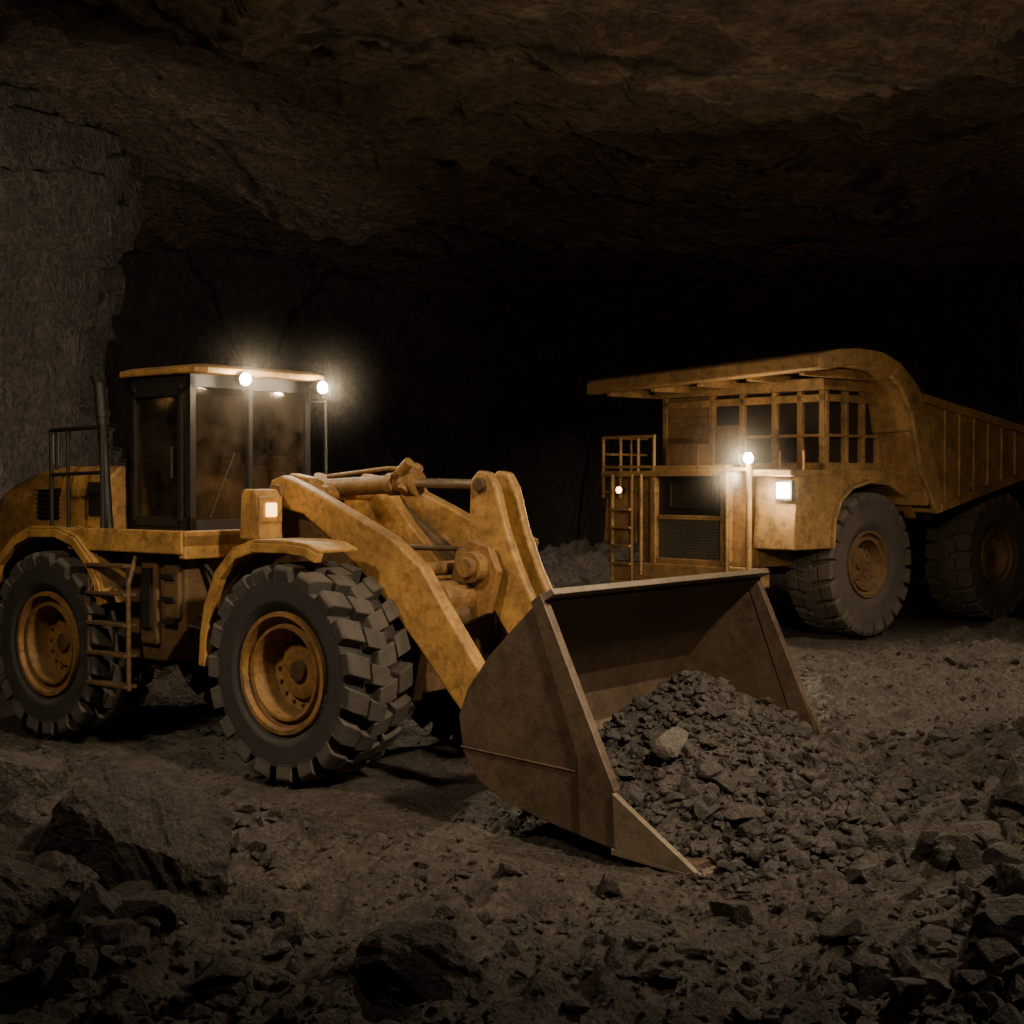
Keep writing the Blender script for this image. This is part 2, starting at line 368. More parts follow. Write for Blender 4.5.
P.build('loader_tower',M_Y,LD,bev=.015)
arm=[(-.92,2.36),(-.86,2.50),(-.72,2.54),(-.50,2.47),(.10,2.24),(.62,2.02),(.95,1.80),(1.18,1.50),(1.60,.98),(1.98,.66),(2.06,.52),(1.98,.40),(1.80,.38),(1.55,.50),(1.30,.74),(.92,1.14),(.45,1.58),(-.05,1.96),(-.45,2.20),(-.80,2.26)]
P=Part()
for s in(-1,1):
    a,b=sorted((s*.74,s*.60)); P.prism(arm,a,b)
P.build('lift_arms',M_Y,LD,bev=.025,seg=3)
P=Part()
P.cyl((1.02,-.62,1.52),(1.02,.62,1.52),.15).cyl((1.92,-.8,.52),(1.92,.8,.52),.07)
for s in(-1,1):
    P.cyl((-.76,s*.60,2.38),(-.76,s*.78,2.38),.085)
gp=[(.85,1.45),(.95,1.90),(1.1,2.0),(1.3,1.95),(1.4,1.75),(1.3,1.4),(1.05,1.3)]
P.prism(gp,-.30,-.22).prism(gp,.22,.30)
P.cyl((1.18,-.40,1.78),(1.18,.40,1.78),.13).cyl((1.18,-.46,1.78),(1.18,-.40,1.78),.085).cyl((.98,-.36,1.55),(.98,-.30,1.55),.06)
P.cyl((.75,-.55,1.75),(.75,.55,1.75),.06)
o=P.build('cross_tube_and_pins',M_RIM,LD,bev=.01)
P=Part()
lev=[(1.00,2.50),(1.08,2.58),(1.20,2.56),(1.28,2.44),(1.38,2.10),(1.52,1.78),(1.72,1.42),(1.80,1.20),(1.74,1.08),(1.60,1.06),(1.42,1.20),(1.16,1.52),(1.02,1.80),(.98,2.15)]
P.prism(lev,-.17,-.08).prism(lev,.08,.17)
P.build('bellcrank_lever',M_Y,LD,bev=.02)
P=Part(); P.cyl((1.12,-.22,2.46),(1.12,.22,2.46),.06).cyl((1.68,-.22,1.16),(1.68,.22,1.16),.07)
P.prism([(1.62,1.24),(1.74,1.28),(2.16,1.18),(2.20,1.10),(2.12,1.02),(1.66,1.06)],-.07,.07)
P.cyl((1.18,-.24,1.78),(1.18,.24,1.78),.15)
P.build('bucket_link',M_BR,LD,bev=.01)
P=Part(); P.cyl((-1.0,0,2.42),(.16,0,2.47),.085).cyl((.10,0,2.47),(.24,0,2.475),.12).cyl((-.1,0,2.46),(0.0,0,2.465),.105).cyl((-1.08,0,2.30),(-.95,0,2.52),.1)
P.pipe([(-.85,-.05,2.53),(-.1,-.05,2.60),(.1,-.04,2.6)],.022)
P.cyl((.16,-.12,2.40),(.16,.1,2.62),.05).cyl((.12,-.10,2.56),(.24,-.1,2.66),.05).cyl((.05,-.1,2.52),(.05,.1,2.66),.04)
P.cyl((1.02,0,2.46),(1.2,0,2.46),.08)
o=P.build('tilt_cylinder',M_RIM,LD,bev=.006); smoothang(o)
P=Part(); P.cyl((.2,0,2.475),(1.08,0,2.46),.042)
for s in(-1,1): P.cyl((.35,s*.45,1.36),(1.15,s*.45,1.38),.04)
o=P.build('cylinder_rods',M_CH,LD); smoothang(o)
P=Part()
for s in(-1,1): P.cyl((-.75,s*.45,1.25),(.4,s*.45,1.37),.085).cyl((1.1,s*.38,1.38),(1.1,s*.56,1.38),.09)
P.pipe([(-.6,-.48,2.0),(-.1,-.45,1.75),(.4,-.45,1.6),(.9,-.42,1.55)],.02)
P.pipe([(-.5,.1,2.1),(.1,.05,1.9),(.6,.1,1.9),(.95,.12,1.85)],.025)
o=P.build('lift_cylinders',M_BR,LD); smoothang(o)
# bucket
BN,BF=-1.52,1.38
prof=[(2.86,1.70),(2.62,1.50),(2.36,1.25),(2.16,1.0),(2.08,.80),(2.12,.55),(2.26,.36),(2.50,.24),(3.0,.13),(3.5,.05),(4.05,.0)]
P=Part(); P.strip(prof,.05,BN,BF,1)
plate=[(2.82,1.68),(2.62,1.50),(2.36,1.25),(2.16,1.0),(2.08,.80),(2.12,.55),(2.26,.36),(2.50,.24),(3.0,.13),(3.5,.055),(3.98,.0),(3.96,.04),(3.46,.42)]
P.prism(plate,BN-.03,BN+.01).prism([p for p in plate if p[0]<3.9]+[],BF-.01,BF+.03)
P.build('bucket_shell',M_BK,LD,bev=.006)
P=Part()
P.prism([(2.84,1.72),(2.76,1.66),(3.16,.62),(3.18,.11),(3.48,.06),(3.46,.45)],BN-.055,BN+.02)
P.prism([(2.84,1.72),(2.76,1.66),(3.16,.62),(3.18,.11),(3.40,.06),(3.42,.45)],BF-.02,BF+.055)
P.prism([(2.10,.59),(3.14,.54),(3.14,.525),(2.11,.575)],BN-.04,BN-.03)
P.build('side_cutters',M_BK,LD,bev=.008)
P=Part()
P.prism([(3.45,.075),(4.12,.0),(4.12,-.02),(3.45,.03)],BN-.08,BF)
P.prism([(2.80,1.63),(2.80,1.70),(2.93,1.76),(2.96,1.72)],BN-.04,BF+.04)
P.prism([(3.46,.44),(4.14,.0),(3.48,.06)],BN-.08,BN-.03)
P.build('cutting_edge',M_BE,LD,bev=.006)
P=Part()
for y in(-.72,-.6,.6,.72,-.12,.12):
    P.prism([(2.16,1.05),(2.32,1.26),(2.14,1.20),(1.85,.62),(1.85,.42),(2.18,.32),(2.05,.55),(2.02,.8),(2.08,1.0)],y-.025,y+.025)
P.build('bucket_hinge_lugs',M_BK,LD,bev=.004)
P=Part(); P.pipe([(CX1,CY,3.3),(CX1+.12,CY+.1,3.3),(CX1+.12,CY+.1,2.4)],.014)
P.build('mirror_bracket',M_DK,LD)
P=Part(); lampsL=[(CX1+.26,-.30,CT-.04),(CX1+.26,.70,CT-.07)]
Q=Part()
for c in lampsL:
    P.cyl((c[0]-.12,c[1],c[2]),(c[0]-.02,c[1],c[2]),.05,.07,16)
    Q.cyl((c[0]-.02,c[1],c[2]),(c[0],c[1],c[2]),.058,n=16)
P.build('work_lamp_housings',M_DK,LD,bev=.004); Q.build('work_lamp_lens',M_LW,LD)

# ================================================================= TRUCK
hd=math.atan2(-.669,-.743)
TR=empty('mining_haul_truck',(4.03,23.71,0),hd)
WX=-.55; WR=-4.55
for nm,cx in(('front',WX),('rear',WR)):
    for sd,side in((1,'near'),(-1,'far')):
        wheel(TR,f'{nm}_{side}',cx,sd*1.52,1.16,.84,.53,sd,22,.07,.095,.08,M_RIMT,M_RBT,M_RBT,.2)
P=Part()
P.cyl((WX,-1.2,1.12),(WX,1.2,1.12),.2).cyl((WR,-1.2,1.12),(WR,1.2,1.12),.3).ball((WR,0,1.12),.55,16)
P.box(-5.2,1.3,-.75,-.45,1.15,1.75).box(-5.2,1.3,.45,.75,1.15,1.75).box(-2.9,-2.6,-.6,.6,1.2,1.7).box(-.3,1.3,-.9,.9,1.0,1.7)
P.cyl((-1.7,.95,1.3),(-3.0,.95,1.3),.32).box(-3.0,-1.8,-1.4,-.85,1.0,1.8)
P.cyl((-2.0,.6,1.2),(-2.8,.6,2.3),.12)
P.box(-1.7,-.9,.85,1.85,1.7,2.0)
P.build('chassis',M_DK,TR,bev=.02)
P=Part()
P.box(.3,1.42,-1.25,1.2,1.15,2.58)
P.box(1.30,1.62,-1.75,1.35,.85,1.15)
P.box(-1.6,1.62,-1.98,1.98,2.56,2.66)
arch=[(.62,1.45),(.58,1.9),(.42,2.2),(.12,2.40),(-.35,2.50),(-.9,2.46),(-1.35,2.28),(-1.6,2.02),(-1.68,1.9)]
wf=[(1.55,1.45),(1.50,2.10),(1.44,2.56),(.4,2.58),(-1.2,2.58),(-1.6,2.40),(-1.80,1.9)]+arch[::-1]
for s in(-1,1):
    a,b=sorted((s*1.98,s*1.90)); P.prism(wf,a,b)
    a,b=sorted((s*2.04,s*1.15)); P.strip(arch,.05,a,b)
    a,b=sorted((s*1.94,s*1.2)); P.prism([(1.55,1.45),(1.46,2.56),(1.38,2.56),(1.38,1.45)],a,b)
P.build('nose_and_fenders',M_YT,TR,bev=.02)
P=Part()
P.box(1.42,1.60,-.87,-.76,1.15,2.72).box(1.42,1.60,.60,.72,1.15,2.72).box(1.42,1.60,-.87,.72,2.62,2.74).box(1.42,1.58,-.87,.72,1.12,1.24).box(1.42,1.56,-.78,.62,1.86,1.94)
P.build('grille_frame',M_YT,TR,bev=.015)
P=Part(); P.box(1.40,1.50,-.78,.62,1.90,2.65); P.build('upper_grille_screen',M_GD,TR)
P=Part(); P.box(1.40,1.50,-.78,.62,1.2,1.90); P.build('radiator_screen',M_SC,TR)
P=Part()
for k in range(13): P.box(1.50,1.515,-.76,.60,1.27+.045*k,1.278+.045*k)
P.box(1.50,1.54,-.5,.4,2.05,2.08).box(1.50,1.54,-.5,.4,2.5,2.53).box(1.5,1.54,-.52,-.48,2.05,2.53).box(1.5,1.54,.38,.42,2.05,2.53)
P.build('radiator_slats',M_DK,TR)
P=Part(); zb,zt=2.66,3.95; x0,x1=-1.12,.39
for y in(-1.66,-.62,.02,.68,1.18,1.60): P.box(x1-.06,x1+.03,y,y+.10,zb,zt)
for x in(x0,-.68,-.22,.30):
    P.box(x,x+.09,1.62,1.72,zb,zt); P.box(x,x+.09,-1.69,-1.61,zb,zt)
for z in(zb,zt-.22):
    P.box(x1-.05,x1+.03,-1.66,1.70,z,z+.12); P.box(x0,x1,1.63,1.73,z,z+.12); P.box(x0,x1,-1.70,-1.62,z,z+.12)
P.box(x1-.04,x1+.035,.05,1.7,zb+.52,zb+.57); P.box(x0,x1,1.64,1.72,zb+.52,zb+.57)
P.box(x0-.05,x1+.15,-1.75,1.78,zt-.04,zt+.14)
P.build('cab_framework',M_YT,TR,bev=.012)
P=Part(); P.box(x0,x1-.05,-1.60,1.63,zb,zt); P.build('cab_panels',M_GD,TR)
P=Part(); P.box(x1-.06,x1+.0,-1.58,-.60,zb,zt-.05).box(x1-.06,x1,-.55,.02,zb,zb+.75).box(.45,.85,-1.2,-.5,zb,zb+.45)
for k in range(5): P.box(x1,x1+.02,-1.5,-.66,zb+.2+.17*k,zb+.24+.17*k)
P.build('air_intake_box',M_RIMT,TR,bev=.01)
P=Part(); zr=3.22
for y in(-1.95,-1.55,-1.15,-.8): P.pipe([(1.58,y,2.2 if y<-1.2 else 2.6),(1.58,y,zr)],.028)
for z in(2.3,2.72,zr): P.pipe([(1.58,-1.95,z),(1.58,-.78 if z>2.5 else -1.5,z)],.028)
for z in(2.94,zr): P.pipe([(1.58,-1.95,z),(.5,-1.95,z)],.022)
P.pipe([(.9,-1.95,2.6),(.9,-1.95,zr)],.022)
P.pipe([(1.62,-1.70,.75),(1.62,-1.70,2.6)],.035).pipe([(1.62,-1.05,.95),(1.62,-1.05,2.6)],.03).pipe([(1.62,-1.25,.75),(1.62,-1.25,2.6)],.03)
for z in(.8,1.1,1.4,1.7,2.0): P.box(1.60,1.70,-1.70,-1.25,z,z+.035)
P.pipe([(1.66,1.22,1.0),(1.66,1.22,2.78)],.045).pipe([(1.66,.80,1.0),(1.66,.80,2.66),(1.66,1.22,2.66)],.035)
for y in(1.45,1.9): P.pipe([(1.2,y,2.6),(1.2,y,2.95)],.018)
P.build('handrails_and_ladder',M_YT,TR)
P=Part()
W=2.42
side=[(-1.05,3.85),(-4.7,3.40),(-5.9,3.20),(-5.9,2.82),(-4.7,2.70),(-1.7,2.02),(-1.45,2.15),(-1.20,3.2)]
for s in(-1,1):
    a,b=sorted((s*W,s*(W-.08))); P.prism(side,a,b)
P.strip([(-1.45,2.1),(-1.15,3.3),(-.85,4.0)],-.08,-W,W)
P.strip([(-1.55,2.05),(-4.7,2.72),(-5.9,2.85)],.08,-W,W)
can=[(1.54,4.06),(1.52,4.28),(1.0,4.38),(.5,4.42),(-.1,4.40),(-.6,4.26),(-.98,4.02),(-1.12,3.88),(-1.3,3.2),(-1.0,3.2),(-.86,3.75),(-.62,3.98),(-.1,4.12),(.6,4.16),(1.3,4.06)]
vs=[];n=len(can); cansl=.035
for y in(-W,W): vs+=[(x,y,z+cansl*y) for x,z in can]
P.add(vs,[tuple(range(n)),tuple(range(2*n-1,n-1,-1))]+[(i,(i+1)%n,n+(i+1)%n,n+i) for i in range(n)])
for s in(-1,1):
    a,b=sorted((s*(W+.05),s*(W-.05)))
    P.prism([(-.45,4.26),(-.75,4.18),(-1.05,3.98),(-1.30,3.5),(-1.85,2.0),(-1.60,1.95),(-1.15,2.6),(-.85,3.55),(-.55,3.95),(-.3,4.1)],a,b)
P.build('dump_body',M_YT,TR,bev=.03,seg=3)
P=Part()
for s in(-1,1):
    a,b=sorted((s*(W+.08),s*W))
    P.prism([(-1.0,3.90),(-5.9,3.24),(-5.9,3.10),(-1.1,3.74)],a,b)
    P.prism([(-1.7,2.12),(-5.9,2.98),(-5.9,2.82),(-1.65,1.98)],a,b)
    a,b=sorted((s*(W+.04),s*W))
    for k in range(9):
        x=-1.85-.45*k; zt_=3.78+(x+1.0)*.135; zb_=2.1-(x+1.7)*.21
        P.box(x-.025,x+.025,a,b,zb_,zt_)
for k in range(5):
    y=-2+k; P.box(-.3,1.4,y-.05,y+.05,4.0+cansl*y,4.14+cansl*y)
P.build('body_ribs',M_YT,TR,bev=.012)
P=Part();Q=Part();R_=Part()
Q.cyl((1.70,1.25,2.84),(1.73,1.25,2.84),.08,n=16); P.cyl((1.58,1.25,2.84),(1.70,1.25,2.84),.06,.09)
P.box(1.50,1.58,1.66,1.96,2.20,2.50); Q.box(1.58,1.60,1.70,1.92,2.24,2.46)
R_.cyl((1.66,-1.5,2.34),(1.69,-1.5,2.34),.055,n=12); P.cyl((1.58,-1.5,2.34),(1.66,-1.5,2.34),.06)
P.build('lamp_housings',M_DK,TR,bev=.005); Q.build('headlamp_lens',M_LW,TR); R_.build('marker_lamp_lens',M_LD,TR)

# ================================================================= TERRAIN
TBL=rng.random((256,256))
def vn(x,y,s=0):
    x=x+s*17.3;y=y+s*5.7
    xi=np.floor(x).astype(int);yi=np.floor(y).astype(int);fx=x-xi;fy=y-yi
    fx=fx*fx*fx*(fx*(fx*6-15)+10);fy=fy*fy*fy*(fy*(fy*6-15)+10)
    a=TBL[xi&255,yi&255];b=TBL[(xi+1)&255,yi&255];c=TBL[xi&255,(yi+1)&255];d=TBL[(xi+1)&255,(yi+1)&255]
    return (a*(1-fx)+b*fx)*(1-fy)+(c*(1-fx)+d*fx)*fy
def fbm(x,y,o=5,s=0,g=.5):
    t=0;a=1;n=0
    for i in range(o):
        t=t+a*vn(x,y,s+i*3.1);n+=a;a*=g;x=x*2.03;y=y*2.03
    return t/n-.5
MO=[(-3.3,8.9,1.1,1.3,.62),(-2.3,7.3,.8,.9,.30),(-4.6,10.2,1.2,.9,.35),(3.9,8.6,1.0,1.4,.45),(2.9,6.9,.8,.8,.2),(4.8,11.5,1.2,1.6,.3),(-.4,5.9,.8,.6,.12),(8.5,19.5,2.5,1.3,.35),(2.0,36,6,4,.9),(-7,24,2.0,9,1.3),(16,28,3,9,1.2)]
cs,sn=math.cos(TH),math.sin(TH)
def toL(X,Y): dx=X+1.02;dy=Y-12.72; return dx*cs-dy*sn, dx*sn+dy*cs
ct,stt=math.cos(hd),math.sin(hd)
def toT(X,Y): dx=X-4.03;dy=Y-23.71; return dx*ct+dy*stt, -dx*stt+dy*ct
def ss(a,b,x): t=np.clip((x-a)/(b-a),0,1); return t*t*(3-2*t)
def flat(X,Y):
    lx,ly=toL(X,Y); tx,ty=toT(X,Y)
    dl=np.maximum(np.maximum(-5.2-lx,lx-4.2),np.abs(ly)-1.7)
    dt=np.maximum(np.maximum(-5.9-tx,tx-1.8),np.abs(ty)-2.1)
    return ss(0,.9,np.minimum(dl,dt))
def H(X,Y):
    f=flat(X,Y); z=0
    for mx,my,sx,sy,h in MO: z=z+h*np.exp(-((X-mx)/sx)**2-((Y-my)/sy)**2)
    z=z*(.75+1.1*fbm(X*1.3,Y*1.3,4,9))
    z=z+fbm(X*.35,Y*.35,4,1)*.28+fbm(X*1.9,Y*1.9,5,2,.62)*.36
    rd=1-np.abs(fbm(X*2.6,Y*2.6,4,5,.55))*4
    z=z+.08*np.clip(rd,0,1)
    ft=fbm(X*6,Y*6,5,13,.68)*.13
    return z*f+ft*(.45+.55*f)+(1-f)*(fbm(X*2,Y*2,4,3)*.10-.02)
def grid(name,fn,nu,nv,mat,smooth=True):
    u,v=np.meshgrid(np.linspace(0,1,nu),np.linspace(0,1,nv),indexing='ij')
    X,Y,Z=fn(u,v); co=np.stack([X,Y,Z],-1).reshape(-1,3).astype(np.float32)
    i=np.arange(nu*nv).reshape(nu,nv)
    q=np.stack([i[:-1,:-1],i[1:,:-1],i[1:,1:],i[:-1,1:]],-1).reshape(-1,4)
    return rawmesh(name,co,q,mat,smooth)
def rawmesh(name,co,q,mat,smooth):
    me=bpy.data.meshes.new(name); k=q.shape[1]
    me.vertices.add(len(co)); me.vertices.foreach_set('co',co.astype(np.float32).ravel())
    me.loops.add(q.size); me.loops.foreach_set('vertex_index',q.astype(np.int32).ravel())
    me.polygons.add(len(q)); me.polygons.foreach_set('loop_start',np.arange(0,q.size,k,dtype=np.int32))
    me.polygons.foreach_set('loop_total',np.full(len(q),k,dtype=np.int32))
    me.polygons.foreach_set('use_smooth',np.full(len(q),smooth))
    me.update(); me.validate(); me.materials.append(mat)
    o=bpy.data.objects.new(name,me); C.objects.link(o); return o
def gfn(u,v):
    Y=-3+ (v**1.6)*53; half=9+ (Y+3)*.32
    X=1.5+(u*2-1)*half
    return X,Y,H(X,Y)
grid('ground',gfn,760,960,M_GR)
def wl(u,v):
    Y=3+u*43; Z=-1+v*14
    X=-8.7+.3*np.sin(Y*.5)+1.0*fbm(Y*.3,Z*.06,5,21)+1.5*fbm(Y*1.0,Z*.3,7,22,.6)- ss(31.0,33.5,Y)*5.5
    st_=fbm(Y*.15,Z*.5,3,27); X=X+.6*np.round(st_*7)/3
    return X,Y,Z
grid('wall_left',wl,520,300,M_WL)
def wr(u,v):
    Y=3+u*43; Z=-1+v*13
    X=12.8-2.0*fbm(Y*.22,Z*.1,5,31)-1.0*fbm(Y*.9,Z*.3,5,32)
    return X,Y,Z
grid('wall_right',wr,220,110,M_WL)
def wb(u,v):
    X=-16+u*34; Z=-1+v*13
    Y=44+3*fbm(X*.2,Z*.2,5,41)+1.0*fbm(X*.8,Z*.7,5,42)
    return X,Y,Z
grid('wall_back',wb,220,110,M_WL)
def ce(u,v):
    X=-16+u*34; Y=1+v*45
    st_=fbm(X*.13,Y*.30,5,51)
    Z=9.0+2.0*st_+1.5*fbm(X*.35,Y*1.1,7,52,.62)+.7*np.floor(fbm(X*.15+.1*Y,Y*.6,4,53)*10)/4.5-.02*Y+1.3*ss(-3.0,-8.0,X)
    return X,Y,Z
grid('ceiling',ce,460,620,M_CE)

# ---------------------------------------------------------------- rocks
def proto(sub,seed,ncut=13):
    bm=bmesh.new(); bmesh.ops.create_icosphere(bm,subdivisions=sub,radius=1)
    v=np.array([x.co[:] for x in bm.verts]); f=np.array([[q.index for q in p.verts] for p in bm.faces]); bm.free()
    r=np.random.default_rng(seed)
    for k in range(ncut):
        n=r.normal(size=3);n/=np.linalg.norm(n);d=r.uniform(.42,.8)
        t=v@n; m=t>d; v[m]-=np.outer(t[m]-d,n)
    v*=r.uniform(.6,1.3,3)
    v+=r.normal(size=v.shape)*({1:.07,2:.012}.get(sub,.004))
    return v,f
PR1=[proto(1,i) for i in range(12)]; PR2=[proto(2,50+i) for i in range(12)]; PR3=[proto(4,80+i,11) for i in range(10)]
def rotm(r):
    q=r.normal(size=4);q/=np.linalg.norm(q);w,x,y,z=q
    return np.array([[1-2*(y*y+z*z),2*(x*y-z*w),2*(x*z+y*w)],[2*(x*y+z*w),1-2*(x*x+z*z),2*(y*z-x*w)],[2*(x*z-y*w),2*(y*z+x*w),1-2*(x*x+y*y)]])
def scatter(name,items,mat):
    V=[];F=[];o=0
    for (x,y,z,s) in items:
        pr=PR1 if s<.035 else (PR2 if s<.10 else PR3)
        v,f=pr[rng.integers(len(pr))]
        w=(v@rotm(rng).T)*np.array([s,s,s*.8])+np.array([x,y,z])
        V.append(w);F.append(f+o);o+=len(w)
    return rawmesh(name,np.concatenate(V),np.concatenate(F),mat,False)
PLX,PLY=3.02,-.02
def pileH(X,Y):
    lx,ly=toL(X,Y)
    d=np.sqrt(((lx-PLX)/np.where(lx>PLX,1.62,.9))**2+((ly-PLY)/np.where(ly>PLY,1.80,1.75))**2)
    return 1.04*np.clip(1-d,0,1)**.85
items=[]
n=20000
Ys=5.0+ (rng.random(n)**1.5)*19; Xs=(rng.random(n)*2-1)*(Ys*.42+.5)
dens=sum(h*np.exp(-((Xs-mx)/(sx*1.3))**2-((Ys-my)/(sy*1.3))**2) for mx,my,sx,sy,h in MO)
clump=fbm(Xs*.9,Ys*.9,3,71)
Z=H(Xs,Ys); FL=flat(Xs,Ys)
for i in range(n):
    s=.010+.018*rng.random()**2+ .011*rng.exponential()
    if abs(Xs[i])>6.6: continue
    if clump[i]<-.05 and dens[i]<.1 and rng.random()<.6: continue
    if dens[i]>.12 and rng.random()<.25: s*=rng.uniform(1.5,4.5)
    elif clump[i]>.08 and rng.random()<.08: s*=3
    if FL[i]<.5: 
        if rng.random()<.5: continue
        s=min(s,.03)
    s=min(s,.15)
    items.append((Xs[i],Ys[i],Z[i]+s*.1,s))
# larger broken blocks heaped on the spoil mounds
for (cx_,cy_,sx,sy,cnt,smin,smax) in [(-2.9,8.4,1.0,1.1,60,.10,.30),(-2.0,7.0,.8,.7,40,.08,.22),(3.2,8.3,.7,1.3,46,.09,.26),(2.3,6.8,.7,.6,26,.06,.17),(3.9,10.8,.7,1.2,20,.08,.22),(-.6,6.4,.9,.5,10,.05,.12),(1.9,8.6,.6,.5,10,.05,.12)]:
    for k in range(cnt):
        x=rng.normal(cx_,sx*.6); y=rng.normal(cy_,sy*.6); s=smin+(smax-smin)*rng.random()**2.2
        if float(flat(np.array([x]),np.array([y]))[0])<.9: continue
        items.append((x,y,float(H(np.array([x]),np.array([y]))[0])+s*.25,s))
scatter('rubble_stones',items,M_RK)
def slab(name,x,y,zoff,pts,hgt,rz,tilt,mat=M_RK,seed=1):
    # angular quarried block: irregular outline, cut top, chipped corners, roughened faces
    bm=bmesh.new(); r=random.Random(seed)
    lo=[bm.verts.new((px*1.05,py*1.05,-hgt)) for px,py in pts]; hi=[bm.verts.new((px*.86+r.uniform(-.05,.05),py*.86+r.uniform(-.05,.05),hgt*(.6+.7*r.random()))) for px,py in pts]
    top=bm.verts.new((r.uniform(-.1,.1),r.uniform(-.05,.05),hgt*1.05))
    n=len(pts); bm.faces.new(lo[::-1])
    for i in range(n):
        bm.faces.new((hi[i],hi[(i+1)%n],top)); bm.faces.new((lo[i],lo[(i+1)%n],hi[(i+1)%n],hi[i]))
    bmesh.ops.triangulate(bm,faces=bm.faces[:])
    for _ in range(5): bmesh.ops.subdivide_edges(bm,edges=bm.edges[:],cuts=1,use_grid_fill=True)
    v=np.array([q.co[:] for q in bm.verts]); f=np.array([[q.index for q in p.verts] for p in bm.faces]); bm.free()
    # chip off corners with a few shallow random planes
    rr_=np.random.default_rng(seed)
    for k in range(9):
        nn=rr_.normal(size=3); nn[2]=abs(nn[2]); nn/=np.linalg.norm(nn); t=v@nn; d=t.max()*rr_.uniform(.78,.93); m_=t>d; v[m_]-=np.outer(t[m_]-d,nn)
    def rg(a,b,s): return -np.abs(fbm(a,b,6,s,.55))
    nz=np.stack([rg(v[:,0]*5+seed,v[:,1]*5+v[:,2]*5,3),rg(v[:,1]*5+seed,v[:,2]*5+v[:,0]*4,6),rg(v[:,2]*5,v[:,0]*5+v[:,1]*4,8)],1)
    v=v+(nz+.1)*.11
    R=np.array(Matrix.Rotation(rz,3,'Z')@Matrix.Rotation(tilt[0],3,'X')@Matrix.Rotation(tilt[1],3,'Y')); v=v@R.T
    o=rawmesh(name,v,f,mat,True); o.location=(x,y,float(H(np.array([x]),np.array([y]))[0])+zoff)
    smoothang(o,22)
    return o
slab('boulder',-1.98,7.75,.22,[(-.52,-.28),(-.1,-.36),(.38,-.30),(.58,.02),(.30,.32),(-.2,.34),(-.56,.1)],.32,-.35,(.25,.48),seed=3)
slab('boulder',-.44,6.60,.06,[(-.30,-.16),(.1,-.24),(.32,-.07),(.24,.18),(-.15,.22),(-.34,.05)],.16,.2,(.1,-.12),seed=5)
slab('boulder',-2.55,6.95,.08,[(-.25,-.2),(.2,-.24),(.30,.1),(0,.25),(-.3,.12)],.17,.9,(.2,.25),seed=8)
slab('boulder',-3.05,8.6,.12,[(-.35,-.2),(.25,-.26),(.40,.1),(0,.28),(-.34,.15)],.19,.3,(.15,.2),seed=11)
slab('boulder',2.95,8.0,.07,[(-.25,-.18),(.2,-.22),(.28,.1),(0,.22),(-.27,.1)],.15,1.4,(-.1,.2),seed=14)
slab('boulder',2.50,7.15,.05,[(-.20,-.15),(.16,-.17),(.22,.08),(0,.18),(-.22,.08)],.13,.5,(.1,-.2),seed=16)
slab('boulder',1.75,6.85,.03,[(-.15,-.1),(.12,-.12),(.17,.06),(0,.13),(-.16,.07)],.09,2.2,(.1,.1),seed=19)
slab('boulder',3.55,9.6,.08,[(-.3,-.18),(.22,-.24),(.32,.1),(0,.24),(-.3,.1)],.17,.8,(.1,.15),seed=23)
def pf(u,v):
    X=-.9+u*5.4; Y=8.4+v*5.2
    h=pileH(X,Y); Z_=h+ (fbm(X*3,Y*3,4,61)*.22+fbm(X*9,Y*9,3,62)*.06)*ss(0,.15,h) -.06*(h<=0)
    return X,Y,Z_
g=grid('ore_pile_core',pf,150,150,M_ORE)
bm=bmesh.new(); bm.from_mesh(g.data)
rm=[]
for q in bm.verts:
    lx,ly=toL(q.co.x,q.co.y)
    if q.co.z<-.03 or lx<2.3 or (ly<-1.49 or ly>1.34) and lx<(3.9 if ly<0 else 3.45): rm.append(q)
bmesh.ops.delete(bm,geom=rm,context='VERTS'); bm.to_mesh(g.data); bm.free()
items=[]
for i in range(9000):
    lx=rng.uniform(2.35,4.9); ly=rng.uniform(-1.8,2.0)
    X=-1.02+lx*cs+ly*sn; Y=12.72-lx*sn+ly*cs
    h=float(pileH(np.array([X]),np.array([Y]))[0])
    if (lx<4.0 and ly<-1.42) or (lx<3.5 and ly>1.28): continue
    if h<=.01 and rng.random()>.3: continue
    s=.010+.014*rng.exponential()+(.06*rng.random() if rng.random()<.11 else 0)
    s=min(s,.12)
    hz=h+float(fbm(np.array([X*3]),np.array([Y*3]),4,61)[0])*.22*(1 if h>.1 else 0)
    items.append((X,Y,hz+s*.25 if h>.01 else .01+s*.3,s))
sp=scatter('ore_pile',items,M_ORE)
g.parent=sp
v,f=proto(3,33); v=v/np.abs(v).max(0)
M_PS=rockmat('pale_rock',(.12,.10,.08),(.16,.132,.105),(.2,.165,.13),3,.7,.03)
px_=(1.11,9.95); hh=float(pileH(np.array([px_[0]]),np.array([px_[1]]))[0])
st1=rawmesh('pale_stone',v*np.array([.15,.12,.12])+np.array([px_[0],px_[1],hh+.07]),f,M_PS,False); st1.parent=sp
px_=(1.50,9.40); hh=float(pileH(np.array([px_[0]]),np.array([px_[1]]))[0])
v,f=proto(3,35); v=v/np.abs(v).max(0)
st2=rawmesh('flat_stone',v*np.array([.19,.15,.08])+np.array([px_[0],px_[1],max(hh,0)+.06]),f,M_RK,False); st2.parent=sp

